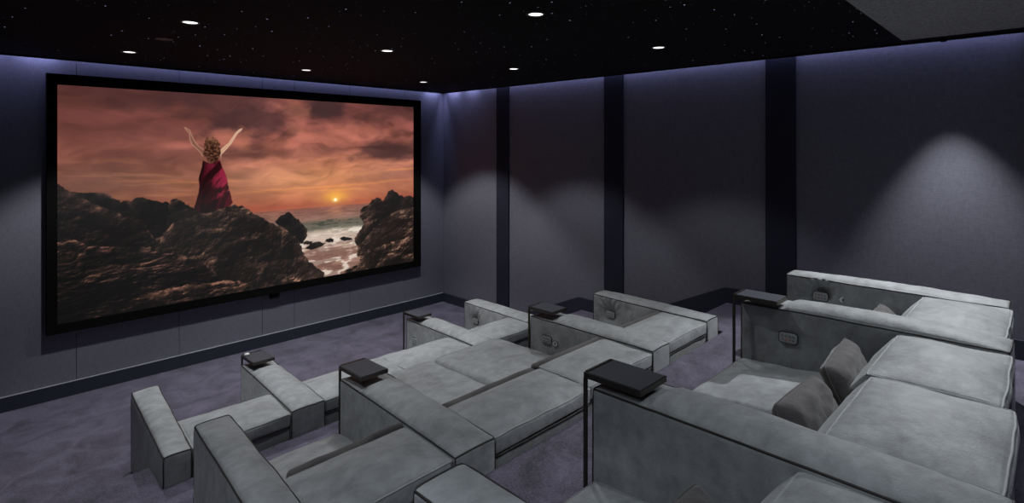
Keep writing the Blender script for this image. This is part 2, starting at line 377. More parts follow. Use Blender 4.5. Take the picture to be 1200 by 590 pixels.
def suede(name, col, var=.32, rough=.62, sheen=.25, scale=1.0):
    """brushed nubuck leather: cloudy tone from the nap, fine grain bump"""
    m, nt, b = new_mat(name); L = nt.links.new
    tc = N(nt, 'ShaderNodeTexCoord')
    mp = N(nt, 'ShaderNodeMapping'); mp.inputs['Scale'].default_value = (scale, scale, scale); L(tc.outputs['Object'], mp.inputs[0])
    n1 = N(nt, 'ShaderNodeTexNoise', Scale=4.0, Detail=6.0, Roughness=.62, Distortion=.6); L(mp.outputs[0], n1.inputs['Vector'])
    mp2 = N(nt, 'ShaderNodeMapping'); mp2.inputs['Scale'].default_value = (9 * scale, 13 * scale, 11 * scale); L(tc.outputs['Object'], mp2.inputs[0])
    n2 = N(nt, 'ShaderNodeTexNoise', Scale=1.0, Detail=5.0, Roughness=.6, Distortion=.3); L(mp2.outputs[0], n2.inputs['Vector'])
    mx = N(nt, 'ShaderNodeMix', data_type='FLOAT'); mx.inputs[0].default_value = .55
    L(n1.outputs['Fac'], mx.inputs[2]); L(n2.outputs['Fac'], mx.inputs[3])
    cr = N(nt, 'ShaderNodeValToRGB'); L(mx.outputs[0], cr.inputs[0])
    lo = [c * (1 - var) for c in col]; hi = [c * (1 + var) for c in col]
    cr.color_ramp.elements[0].position = .34; cr.color_ramp.elements[0].color = (*lo, 1)
    cr.color_ramp.elements[1].position = .66; cr.color_ramp.elements[1].color = (*hi, 1)
    L(cr.outputs[0], b.inputs['Base Color'])
    b.inputs['Roughness'].default_value = rough; b.inputs['Specular IOR Level'].default_value = .35
    b.inputs['Sheen Weight'].default_value = sheen; b.inputs['Sheen Roughness'].default_value = .45
    n3 = N(nt, 'ShaderNodeTexNoise', Scale=160.0, Detail=3.0); L(tc.outputs['Object'], n3.inputs['Vector'])
    n4 = N(nt, 'ShaderNodeTexNoise', Scale=14.0, Detail=4.0); L(tc.outputs['Object'], n4.inputs['Vector'])
    ad = N(nt, 'ShaderNodeMath', operation='MULTIPLY_ADD'); ad.inputs[1].default_value = 4.0
    L(n4.outputs['Fac'], ad.inputs[0]); L(n3.outputs['Fac'], ad.inputs[2])
    bp = N(nt, 'ShaderNodeBump', Strength=.35, Distance=.005); L(ad.outputs[0], bp.inputs['Height']); L(bp.outputs[0], b.inputs['Normal'])
    return m

def carpet_mat():
    m, nt, b = new_mat('carpet_pile'); L = nt.links.new
    tc = N(nt, 'ShaderNodeTexCoord')
    n1 = N(nt, 'ShaderNodeTexNoise', Scale=3.2, Detail=5.0, Roughness=.65, Distortion=.8); L(tc.outputs['Object'], n1.inputs['Vector'])
    n2 = N(nt, 'ShaderNodeTexNoise', Scale=110.0, Detail=2.0, Roughness=.7); L(tc.outputs['Object'], n2.inputs['Vector'])
    n3 = N(nt, 'ShaderNodeTexNoise', Scale=60.0, Detail=3.0); L(tc.outputs['Object'], n3.inputs['Vector'])
    a = N(nt, 'ShaderNodeMath', operation='MULTIPLY_ADD'); a.inputs[1].default_value = .75; L(n2.outputs['Fac'], a.inputs[0]); L(n1.outputs['Fac'], a.inputs[2])
    a2 = N(nt, 'ShaderNodeMath', operation='MULTIPLY_ADD'); a2.inputs[1].default_value = .35; L(n3.outputs['Fac'], a2.inputs[0]); L(a.outputs[0], a2.inputs[2])
    dv = N(nt, 'ShaderNodeMath', operation='MULTIPLY'); dv.inputs[1].default_value = .476; L(a2.outputs[0], dv.inputs[0])
    cr = N(nt, 'ShaderNodeValToRGB'); L(dv.outputs[0], cr.inputs[0])
    cr.color_ramp.elements[0].position = .38; cr.color_ramp.elements[0].color = (.030, .027, .040, 1)
    cr.color_ramp.elements[1].position = .62; cr.color_ramp.elements[1].color = (.150, .133, .195, 1)
    L(cr.outputs[0], b.inputs['Base Color']); b.inputs['Roughness'].default_value = .95; b.inputs['Specular IOR Level'].default_value = .1
    b.inputs['Sheen Weight'].default_value = .3
    bp = N(nt, 'ShaderNodeBump', Strength=.25, Distance=.004); L(n2.outputs['Fac'], bp.inputs['Height']); L(bp.outputs[0], b.inputs['Normal'])
    return m

def fabric_wall_mat():
    m, nt, b = new_mat('wall_fabric'); L = nt.links.new
    tc = N(nt, 'ShaderNodeTexCoord')
    mp = N(nt, 'ShaderNodeMapping'); mp.inputs['Scale'].default_value = (22, 22, 110); L(tc.outputs['Object'], mp.inputs[0])
    n1 = N(nt, 'ShaderNodeTexNoise', Scale=1.0, Detail=4.0, Roughness=.7); L(mp.outputs[0], n1.inputs['Vector'])
    mp2 = N(nt, 'ShaderNodeMapping'); mp2.inputs['Scale'].default_value = (150, 150, 20); L(tc.outputs['Object'], mp2.inputs[0])
    n2 = N(nt, 'ShaderNodeTexNoise', Scale=1.0, Detail=2.0); L(mp2.outputs[0], n2.inputs['Vector'])
    mx = N(nt, 'ShaderNodeMix', data_type='FLOAT'); mx.inputs[0].default_value = .4; L(n1.outputs['Fac'], mx.inputs[2]); L(n2.outputs['Fac'], mx.inputs[3])
    cr = N(nt, 'ShaderNodeValToRGB'); L(mx.outputs[0], cr.inputs[0])
    cr.color_ramp.elements[0].position = .3; cr.color_ramp.elements[0].color = (.130, .130, .162, 1)
    cr.color_ramp.elements[1].position = .7; cr.color_ramp.elements[1].color = (.205, .205, .250, 1)
    L(cr.outputs[0], b.inputs['Base Color']); b.inputs['Roughness'].default_value = .9; b.inputs['Specular IOR Level'].default_value = .15
    bp = N(nt, 'ShaderNodeBump', Strength=.35, Distance=.002); L(mx.outputs[0], bp.inputs['Height']); L(bp.outputs[0], b.inputs['Normal'])
    return m

def speckle(name, col, scale, amt=.35, rough=.9):
    m, nt, b = new_mat(name); L = nt.links.new
    tc = N(nt, 'ShaderNodeTexCoord'); n1 = N(nt, 'ShaderNodeTexNoise', Scale=scale, Detail=4.0, Roughness=.75); L(tc.outputs['Object'], n1.inputs['Vector'])
    cr = N(nt, 'ShaderNodeValToRGB'); L(n1.outputs['Fac'], cr.inputs[0])
    cr.color_ramp.elements[0].position = .35; cr.color_ramp.elements[0].color = (*[c * (1 - amt) for c in col], 1)
    cr.color_ramp.elements[1].position = .65; cr.color_ramp.elements[1].color = (*[c * (1 + amt) for c in col], 1)
    L(cr.outputs[0], b.inputs['Base Color']); b.inputs['Roughness'].default_value = rough; b.inputs['Specular IOR Level'].default_value = .2
    return m

def star_ceiling_mat():
    """matt black panel with fibre optic star points"""
    m, nt, b = new_mat('star_ceiling'); L = nt.links.new
    b.inputs['Base Color'].default_value = (.012, .012, .014, 1); b.inputs['Roughness'].default_value = .9; b.inputs['Specular IOR Level'].default_value = .1
    tc = N(nt, 'ShaderNodeTexCoord')
    total = None
    for sc, rad, dens, gain in ((4.6, .020, .62, 1.0), (11.0, .026, .76, .38)):
        v = N(nt, 'ShaderNodeTexVoronoi', Scale=sc, feature='F1'); v.voronoi_dimensions = '2D'; L(tc.outputs['Object'], v.inputs['Vector'])
        lt = N(nt, 'ShaderNodeMath', operation='LESS_THAN'); lt.inputs[1].default_value = rad; L(v.outputs['Distance'], lt.inputs[0])
        sp = N(nt, 'ShaderNodeSeparateColor'); L(v.outputs['Color'], sp.inputs[0])
        g = N(nt, 'ShaderNodeMath', operation='GREATER_THAN'); g.inputs[1].default_value = dens; L(sp.outputs[0], g.inputs[0])
        mu = N(nt, 'ShaderNodeMath', operation='MULTIPLY'); L(lt.outputs[0], mu.inputs[0]); L(g.outputs[0], mu.inputs[1])
        mv = N(nt, 'ShaderNodeMath', operation='MULTIPLY'); L(mu.outputs[0], mv.inputs[0]); L(sp.outputs[1], mv.inputs[1])
        mg = N(nt, 'ShaderNodeMath', operation='MULTIPLY'); mg.inputs[1].default_value = gain; L(mv.outputs[0], mg.inputs[0])
        if total is None: total = mg
        else:
            ad = N(nt, 'ShaderNodeMath', operation='ADD'); L(total.outputs[0], ad.inputs[0]); L(mg.outputs[0], ad.inputs[1]); total = ad
    b.inputs['Emission Color'].default_value = (.62, .66, 1.0, 1)
    L(total.outputs[0], b.inputs['Emission Strength'])
    return m

def emitter(name, col, strength):
    m, nt, b = new_mat(name)
    b.inputs['Base Color'].default_value = (0, 0, 0, 1)
    b.inputs['Emission Color'].default_value = (*col, 1); b.inputs['Emission Strength'].default_value = strength
    return m

M = dict(
    suede=suede('grey_nubuck', (.272, .284, .293)),
    base=suede('grey_nubuck_body', (.205, .213, .218), var=.15),
    seam=plain('seam_piping', (.022, .018, .018), .6),
    seam_light=suede('piping_nubuck', (.31, .32, .32), var=.1),
    pillow=suede('taupe_pillow_cloth', (.085, .077, .078), var=.16, rough=.85, sheen=.3),
    carpet=carpet_mat(), wall=fabric_wall_mat(),
    navy=speckle('navy_lacquer', (.034, .038, .056), 90, .15, .55),
    column=speckle('navy_fabric', (.024, .026, .044), 120, .2, .85),
    black=plain('black_velvet', (.006, .006, .006), .95, spec=.05),
    matt_black=plain('matt_black_paint', (.010, .010, .011), .9, spec=.1),
    stars=star_ceiling_mat(),
    felt=speckle('grey_ceiling_felt', (.36, .36, .345), 55, .35),
    tray=plain('dark_glass_tray', (.040, .043, .056), .60, spec=.3),
    bronze=plain('dark_bronze_metal', (.085, .076, .068), .38, metal=.9),
    edge=plain('painted_edge_highlight', (.30, .30, .34), .5),  # lighter grey standing for light caught along an edge
    chrome=plain('brushed_nickel', (.62, .62, .60), .35, metal=.8),
    button=plain('grey_button', (.22, .23, .23), .5),
    plate=plain('grey_control_plate', (.36, .38, .38), .45),
    red=emitter('red_standby_light', (1, .10, .08), .25),
    white=plain('white_plastic', (.75, .75, .72), .4),
    trimw=plain('lamp_trim', (.10, .10, .10), .5),
    lamp=emitter('lamp_lens', (1, .98, .95), 2.2),
    darkhole=plain('unlit_lamp_lens', (.05, .05, .055), .4),
    led=emitter('cove_led', (.50, .52, 1.0), 3.0),
)

def struct(name, bm, mat, parent=None, smooth=False, mats=None):
    o = link(name, bm, mat, parent, smooth, mats)
    if parent is None: o['kind'] = 'structure'
    return o

# ================================================================== ROOM
bm = bmesh.new(); box(bm, XL, XR, YB, YF, -.10, 0); struct('floor', bm, M['carpet'])
# middle platform: its front edge runs behind the front sofa and steps forward in the side aisles
AISL, AISR = 1.03, 5.14
bm = bmesh.new()
prism(bm, [(XL, YB), (XR, YB), (XR, 4.60), (AISR, 4.60), (AISR, 4.195), (AISL, 4.130), (AISL, 4.475), (XL, 4.475)], 0.001, P1)
bevel(bm, .012, 3)
struct('floor_middle_platform', bm, M['carpet'])
bm = bmesh.new()
prism(bm, [(XL, YB), (XR, YB), (XR, 2.60), (AISR, 2.60), (AISR, 2.212), (.90, 2.122), (.90, 2.50), (XL, 2.50)], P1 + .001, P2)
bevel(bm, .012, 3)
struct('floor_rear_platform', bm, M['carpet'])
# aisle steps, three risers between levels
for x0, x1, ya, z0, z1 in ((XL, AISL - .02, 4.475, 0, P1), (AISR + .02, XR, 4.60, 0, P1), (XL, .88, 2.50, P1, P2), (AISR + .02, XR, 2.60, P1, P2)):
    bm = bmesh.new(); rise = (z1 - z0) / 3
    for k in (1, 2):
        box(bm, x0, x1, ya + .001, ya + .30 * k, z0 + .001 + (2 - k) * rise, z1 - rise * k)
    bevel(bm, .008, 2)
    struct('trim_aisle_step', bm, M['carpet'])

T = .10
def slab(name, x0, x1, y0, y1, z0, z1, mat):
    bm = bmesh.new(); box(bm, x0, x1, y0, y1, z0, z1); return struct(name, bm, mat)
ZTOP = 3.86
# screen wall: fabric panels with fine joints in front of a dark backing
bm = bmesh.new(); box(bm, XL - T, XR + T, YF + .02, YF + T + .02, -.1, ZTOP)
xs = [XL, 1.075, 2.065, 3.055, 3.494, 4.35, 5.34, XR]
for a, b in zip(xs[:-1], xs[1:]): box(bm, a + .0025, b - .0025, YF, YF + .03, 0, ZTOP)
struct('wall_front', bm, M['wall'])
# right wall: fabric bays between slim navy pilasters
bm = bmesh.new(); box(bm, XR, XR + T, YB - T, YF + T, -.1, ZTOP); struct('wall_right', bm, M['wall'])
slab('wall_left', XL - T, XL, YB - T, YF + T, -.1, ZTOP, M['wall'])
slab('wall_back', XL - T, XR + T, YB - T, YB, -.1, ZTOP, M['wall'])
slab('ceiling', XL - T, XR + T, YB - T, YF + T, ZTOP, ZTOP + .1, M['matt_black'])
for i, (a, b) in enumerate(((6.00, 6.262), (3.951, 4.24), (1.889, 2.186), (-.15, .16))):
    bm = bmesh.new(); box(bm, XR - .022, XR, a, b, .02 if a > 5 else (P1 if a > 3 else P2) - .2, ZTOP)
    bevel(bm, .004, 1); struct('trim_pilaster', bm, M['column'])
# baseboards, with sloping stringers beside the steps on the right wall
def ybb(name, x0, x1, pts, mat=M['navy']):
    """closed outline (y,z) extruded in x"""
    bm = bmesh.new()
    lo = [bm.verts.new((x0, y, z)) for y, z in pts]; hi = [bm.verts.new((x1, y, z)) for y, z in pts]
    n = len(pts); bm.faces.new(lo); bm.faces.new(hi[::-1])
    for i in range(n): bm.faces.new((lo[i], lo[(i + 1) % n], hi[(i + 1) % n], hi[i]))
    bevel(bm, .004, 1)
    return struct(name, bm, mat)
BH = .148
ybb('baseboard_right', XR - .032, XR + .01, [(YF, 0), (YF, BH), (5.76, BH), (4.66, .618), (3.68, .612), (2.628, P2 + .165), (YB, P2 + .155), (YB, P2 - .02), (2.3, P2 - .02), (3.3, P1 - .02), (4.2, P1 - .02), (5.3, 0)])
bm = bmesh.new(); box(bm, XL, XR - .03, YF - .025, YF + .01, 0, BH); bevel(bm, .004, 1); struct('baseboard_front', bm, M['navy'])
bm = bmesh.new(); box(bm, XL, XR - .03, YF - .027, YF + .01, BH, BH + .005); struct('trim_baseboard_highlight', bm, M['edge'])  # bright line painted where light catches the baseboard's top edge
bm = bmesh.new(); box(bm, XL - .01, XL + .025, 5.4, YF - .03, 0, BH); bevel(bm, .004, 1); struct('baseboard_left', bm, M['navy'])

# ceiling raft with star panel, a shadow gap all round for the cove light
g = .075
bm = bmesh.new()
def rr(x0, x1, y0, y1, r, n=6):
    out = []
    for cx, cy, a0 in ((x1 - r, y0 + r, -90), (x1 - r, y1 - r, 0), (x0 + r, y1 - r, 90), (x0 + r, y0 + r, 180)):
        for k in range(n + 1):
            a = math.radians(a0 + 90 * k / n); out.append((cx + r * math.cos(a), cy + r * math.sin(a)))
    return out
prism(bm, rr(XL + g, XR - g, YB + g, YF - g, .10), ZRAFT, ZRAFT + .10)
struct('ceiling_star_raft', bm, M['stars'])
# grey felt ceiling field over the rear of the room
bm = bmesh.new(); box(bm, XL + .3, 5.81, YB + .3, .93, ZRAFT - .012, ZRAFT + .01); struct('ceiling_felt_panel', bm, M['felt'])
# black rim of the raft
bm = bmesh.new()
for a, b, c, d in ((XR - g - .045, XR - g + .004, YB + g, YF - g + .004), (XL + g - .004, XR - g - .05, YF - g - .045, YF - g + .004)):
    box(bm, a, b, c, d, ZRAFT - .012, ZRAFT + .104)
bevel(bm, .004, 1)
struct('trim_raft_rim', bm, M['matt_black'])

# cove light: LED strips lying on the raft, shining down the walls
def cove(x, y, sx, sy, rot, power):
    ld = bpy.data.lights.new('cove_light', 'AREA'); ld.shape = 'RECTANGLE'; ld.size = sx; ld.size_y = sy
    ld.energy = power; ld.color = (.50, .53, 1.0); ld.spread = math.radians(120)
    o = bpy.data.objects.new('cove_light', ld); COL.objects.link(o); o.location = (x, y, ZRAFT + .09); o.rotation_euler = rot
    return o
COVE = 1.0
cove((XL + XR) / 2, YF - .045, XR - XL - .3, .03, (math.radians(12), 0, 0), 6.5 * COVE)
cove(XR - .045, (YB + YF) / 2, .03, YF - YB - .3, (0, math.radians(-12), 0), 7.5 * COVE)
for (x, y, p) in ((XR - .25, YF - .05, 1.1), (XR - .05, YF - .28, 1.1), (XR - .05, YF - .75, .7), (.75, YF - .05, .7), (.30, YF - .05, .7)):
    cove(x, y, .3 if y > YF - .1 else .03, .03 if y > YF - .1 else .3, (0, 0, 0), p * COVE)

# recessed downlights
def downlight(x, y, label, lit=True, power=100, half=47, aim=None, blend=.35, z=ZRAFT, size=.05, group='recessed spotlights in the star ceiling', col=(.96, .985, 1.0)):
    t = thing('downlight', label, 'ceiling light', (x, y, z), group)
    bm = bmesh.new(); n = 32
    prof = [(.048, .004), (.050, -.004), (.060, -.007), (.066, -.004), (.067, .002)]
    rings = [[bm.verts.new((x + r * math.cos(2 * PI * k / n), y + r * math.sin(2 * PI * k / n), z + h)) for k in range(n)] for r, h in prof]
    for A, B in zip(rings[:-1], rings[1:]):
        for k in range(n): bm.faces.new((A[k], A[(k + 1) % n], B[(k + 1) % n], B[k]))
    link('trim_ring', bm, M['trimw'], t)
    bm = bmesh.new()
    c = [bm.verts.new((x + .050 * math.cos(2 * PI * k / n), y + .050 * math.sin(2 * PI * k / n), z - .002)) for k in range(n)]
    bm.faces.new(c)
    ext = bmesh.ops.extrude_face_region(bm, geom=bm.faces[:])
    bmesh.ops.translate(bm, verts=[v for v in ext['geom'] if isinstance(v, bmesh.types.BMVert)], vec=(0, 0, .0015))
    link('lens', bm, M['lamp'] if lit else M['darkhole'], t, smooth=False)
    if lit:
        ld = bpy.data.lights.new('spot_beam', 'SPOT'); ld.energy = power; ld.spot_size = math.radians(2 * half); ld.spot_blend = blend
        ld.shadow_soft_size = size; ld.color = col
        o = bpy.data.objects.new('spot_beam', ld); COL.objects.link(o); o.location = (x, y, z - .03)
        o.parent = t; o.matrix_parent_inverse = t.matrix_basis.inverted()
        if aim:
            d = Vector(aim) - Vector((x, y, z - .03)); o.rotation_euler = d.to_track_quat('-Z', 'Y').to_euler()
    return t
PW = 60
for x, y, lab in ((1.33, 6.48, 'lit recessed downlight above the left part of the screen, beside the unlit one'),
                  (3.12, 6.46, 'lit recessed downlight above the middle of the screen'),
                  (4.85, 6.44, 'small lit recessed downlight nearest the corner of the two walls'),
                  (1.33, 4.62, 'bright large recessed downlight at the upper left of the star ceiling'),
                  (3.04, 4.61, 'lit recessed downlight in the centre of the star ceiling'),
                  (4.78, 4.59, 'lit recessed downlight by the far right wall, in line with the first two pilasters'),
                  (2.93, 2.60, 'brightest recessed downlight at the top edge of the star ceiling'),
                  (4.70, 2.64, 'lit recessed downlight nearest the grey ceiling panel'),):
    downlight(x, y, lab, power=PW * (2.3 if y > 6 else 1.2 if y > 4 else .62))
downlight(1.376, 5.49, 'unlit recessed downlight between two lit ones at the upper left', lit=False)
# the rear and left-hand fill spots below are added, out of view
REAR = 'added fill spotlights in the ceiling, out of view'
t = thing('wall_spotlight', 'small black tube spotlight under the ceiling edge, washing the right wall', 'ceiling light', (5.93, .66, ZRAFT - .012))
bm = bmesh.new(); n = 24
prof = [(.022, .0), (.022, -.028), (.019, -.028), (.019, -.004)]
rings = [[bm.verts.new((5.93 + r * math.cos(2 * PI * k / n), .66 + r * math.sin(2 * PI * k / n), ZRAFT - .013 + h)) for k in range(n)] for r, h in prof]
for A_, B_ in zip(rings[:-1], rings[1:]):
    for k in range(n): bm.faces.new((A_[k], A_[(k + 1) % n], B_[(k + 1) % n], B_[k]))
bm.faces.new(rings[0])
link('housing', bm, M['matt_black'], t)
bm = bmesh.new(); bm.faces.new([bm.verts.new((5.93 + .018 * math.cos(2 * PI * k / n), .66 + .018 * math.sin(2 * PI * k / n), ZRAFT - .022)) for k in range(n)])
link('lens', bm, M['lamp'], t, smooth=False)
ld = bpy.data.lights.new('spot_beam', 'SPOT'); ld.energy = 300; ld.spot_size = math.radians(84); ld.spot_blend = .35; ld.shadow_soft_size = .012; ld.color = (.95, .98, 1.0)
o = bpy.data.objects.new('spot_beam', ld); COL.objects.link(o); o.location = (5.93, .66, ZRAFT - .045)
o.parent = t; o.matrix_parent_inverse = t.matrix_basis.inverted()
o.rotation_euler = (Vector((5.93 - .74, .60, 2.0)) - o.location).to_track_quat('-Z', 'Y').to_euler()
for x, y, lab in ((.7, .35, 'added unseen fill spotlight above the left end of the rear sofa'), (2.3, .20, 'added unseen fill spotlight above the second rear seat'), (3.9, .05, 'added unseen fill spotlight above the far end of the rear sofa')):
    downlight(x, y, lab, power=32, half=50, blend=.6, z=ZRAFT - .014, group=REAR, col=(.86, .93, 1.0))  # unseen spots, added to brighten the rear sofa
downlight(.20, 2.60, 'added unseen fill spotlight above the left aisle', power=40, half=55, blend=.6, group=REAR, col=(.88, .94, 1.0))  # unseen lamp added as fill from the left
downlight(-.35, .75, 'added unseen fill spotlight above the left end of the room', power=60, half=62, blend=.7, z=ZRAFT - .014, group=REAR, col=(.86, .93, 1.0))  # added fill for the left-facing sofa sides, not a visible lamp

# ================================================================== PROJECTION SCREEN
SX0, SX1, SZ0, SZ1 = .905, 5.475, .80, 3.328
scr = thing('projection_screen', 'huge black-framed wall screen showing a woman in a red dress on sunset rocks', 'screen', (3.2, YF, .70))
bm = bmesh.new()
YS = YF - .001
for a, b, c, d in ((.818, SX0, .70, 3.442), (SX1, 5.608, .70, 3.442), (SX0, SX1, .70, SZ0), (SX0, SX1, SZ1, 3.442)):
    box(bm, a, b, YS - .075, YS, c, d)
bmesh.ops.remove_doubles(bm, verts=bm.verts[:], dist=1e-5)
link('frame', bm, M['black'], scr, smooth=False)
NW, NH = 700, 387
pic = paint_picture(NW, NH)[::-1]
lin = np.where(pic <= .04045, pic / 12.92, ((pic + .055) / 1.055) ** 2.4)
gx, gz = np.meshgrid(np.linspace(SX0, SX1, NW), np.linspace(SZ0, SZ1, NH))
co = np.stack([gx, np.full_like(gx, YS - .050), gz], -1).reshape(-1, 3)
idx = np.arange(NW * NH).reshape(NH, NW)
fc = np.stack([idx[:-1, :-1], idx[:-1, 1:], idx[1:, 1:], idx[1:, :-1]], -1).reshape(-1, 4)
me = bpy.data.meshes.new('screen_surface')
me.vertices.add(len(co)); me.vertices.foreach_set('co', co.ravel())
me.loops.add(fc.size); me.loops.foreach_set('vertex_index', fc.ravel().astype(np.int32))
me.polygons.add(len(fc)); me.polygons.foreach_set('loop_start', np.arange(0, fc.size, 4, dtype=np.int32)); me.polygons.foreach_set('loop_total', np.full(len(fc), 4, np.int32))
me.update(calc_edges=True)
at_ = me.color_attributes.new('picture', 'FLOAT_COLOR', 'POINT')
at_.data.foreach_set('color', np.concatenate([lin.reshape(-1, 3), np.ones((NW * NH, 1))], 1).ravel().astype(np.float32))
m, nt, b = new_mat('projected_picture')
va = nt.nodes.new('ShaderNodeVertexColor'); va.layer_name = 'picture'
b.inputs['Base Color'].default_value = (.02, .02, .02, 1); b.inputs['Roughness'].default_value = .9; b.inputs['Specular IOR Level'].default_value = 0
nt.links.new(va.outputs[0], b.inputs['Emission Color']); b.inputs['Emission Strength'].default_value = SCREEN_GAIN
me.materials.append(m)
so = bpy.data.objects.new('screen_surface', me); COL.objects.link(so); so.parent = scr; so.matrix_parent_inverse = scr.matrix_basis.inverted()
so['label'] = 'projected picture of a sunset over a rocky coast'
bm = bmesh.new(); box(bm, 3.145, 3.262, YS - .055, YS, .625, .699); bevel(bm, .005, 1); link('centre_bracket_tab', bm, M['matt_black'], scr, smooth=False)  # small bracket box under the middle of the frame

# ================================================================== SOFAS
PANELS = []
def panel(parent, x, y, z, kind='pad', s=1.0):
    """seat control set into the left-facing side of an armrest"""
    bm = bmesh.new()
    if kind == 'pad':
        w, h = .105 * s, .062 * s
        n = 8; r = .018 * s; pts = []
        for cy, cz, a0 in ((w / 2 - r, -h / 2 + r, -90), (w / 2 - r, h / 2 - r, 0), (-w / 2 + r, h / 2 - r, 90), (-w / 2 + r, -h / 2 + r, 180)):
            for k in range(n + 1):
                a = math.radians(a0 + 90 * k / n); pts.append((y + cy + r * math.cos(a), z + cz + r * math.sin(a)))
    else:
        pts = [(y + .026 * s * math.cos(2 * PI * k / 28), z + .022 * s * math.sin(2 * PI * k / 28)) for k in range(28)]
    lo = [bm.verts.new((x, a, b)) for a, b in pts]; hi = [bm.verts.new((x - .010, a, b)) for a, b in pts]
    bm.faces.new(lo); bm.faces.new(hi[::-1])
    for i in range(len(pts)): bm.faces.new((lo[i], lo[(i + 1) % len(pts)], hi[(i + 1) % len(pts)], hi[i]))
    bevel(bm, .002, 2)
    o = link('control_panel' if kind == 'pad' else 'charging_socket', bm, M['plate'] if kind == 'pad' else M['chrome'], parent, smooth=False)
    # dark recess rim in the leather
    bm = bmesh.new()
    cy = sum(p[0] for p in pts) / len(pts); cz = sum(p[1] for p in pts) / len(pts)
    tube(bm, [(x - .003, cy + (a - cy) * 1.07, cz + (b - cz) * 1.10) for a, b in pts], .003, closed=True)
    rm = link('rim', bm, M['seam'], parent)
    if kind == 'pad':
        for r_ in range(2):
            for c_ in range(4):
                yy, zz = y + (-.033 + .022 * c_) * s, z + (.012 - .024 * r_) * s
                bm = bmesh.new(); box(bm, x - .013, x - .0095, yy - .007 * s, yy + .007 * s, zz - .007 * s, zz + .007 * s)
                bevel(bm, .0015, 1)
                PANELS.append((o, bm, M['button']))
        if z > 1.2:
            bm = bmesh.new(); box(bm, x - .014, x - .0095, y + .003, y + .009, z - .015, z - .009); PANELS.append((o, bm, M['red']))
    else:
        bm = bmesh.new(); box(bm, x - .013, x - .0095, y - .005, y + .005, z - .009, z + .009); PANELS.append((o, bm, M['seam']))

def arm(parent, quad, z0, z1, tray=False, seed=0, pinch=None, puff=.024, light=False):
    L = (Vector(quad[3]) - Vector(quad[0])).length
    def top(s, t):
        if not tray: return -.006 * abs(s) ** 3
        d = (t + 1) / 2 * L              # distance from the front
        k = max(0.0, min(1.0, (d - .262) / .05)); k = k * k * (3 - 2 * k)
        return -.006 * (1 - k) * (1 - abs(s) ** 6) + .022 * k * (1 - abs(s) ** 3.5) * (1 - max(0, t) ** 6)
    side = None
    if pinch:
        py, pz, depth = pinch
        def side(P, n, s, t):
            if n.x > -.5: return Vector((0, 0, 0))
            dy, dz = P.y - py, P.z - pz
            d = math.hypot(dy, dz)
            a = math.atan2(dz, dy)
            dent = depth * math.exp(-(d / .085) ** 2)
            fold = depth * .32 * max(0, math.sin(a)) * math.cos(a * 15) * math.exp(-((d - .10) / .07) ** 2)
            full = -depth * .9 * math.exp(-((dz + .0) / .16) ** 2) * (1 - math.exp(-(d / .13) ** 2)) * (1 - t ** 4)
            return Vector((dent + fold + full, 0, 0))
    p = Pad(quad, z0, z1, r=.020, puff=puff, top=top, side=side, bulge=.006, n=(8, (100 if pinch[2] > .02 else 44) if pinch else 40 if tray else 18, (40 if pinch[2] > .02 else 16) if pinch else 8), seed=seed, amp=.003, pw=2.6)
    o = p.build('armrest', M['suede'], parent)
    bm = bmesh.new()
    tube(bm, p.edge('ring', 30), .0048, closed=True)
    for w in ('vlr', 'vrr', 'vlf'):
        tube(bm, p.edge(w, 14), .0045)
    link('piping', bm, M['seam'], o)
    return o, p

def seat_between(parent, la, ra, yf_l, yf_r, yr, z0, zf, zr, puff=.03, seed=0, name='seat_cushion', gap=.004):
    """la / ra: x at front and rear of the facing arm sides"""
    quad = [(la[0] + gap, yf_l), (ra[0] - gap, yf_r), (ra[1] - gap, yr), (la[1] + gap, yr)]
    p = Pad(quad, z0, zf, r=.045, puff=puff, top=lambda s, t: (zr - zf) * ((t + 1) / 2) ** 1.3, bulge=.008, n=(14, 16, 4), seed=seed, amp=.006, pw=2.4)
    o = p.build(name, M['suede'], parent)
    return o, p

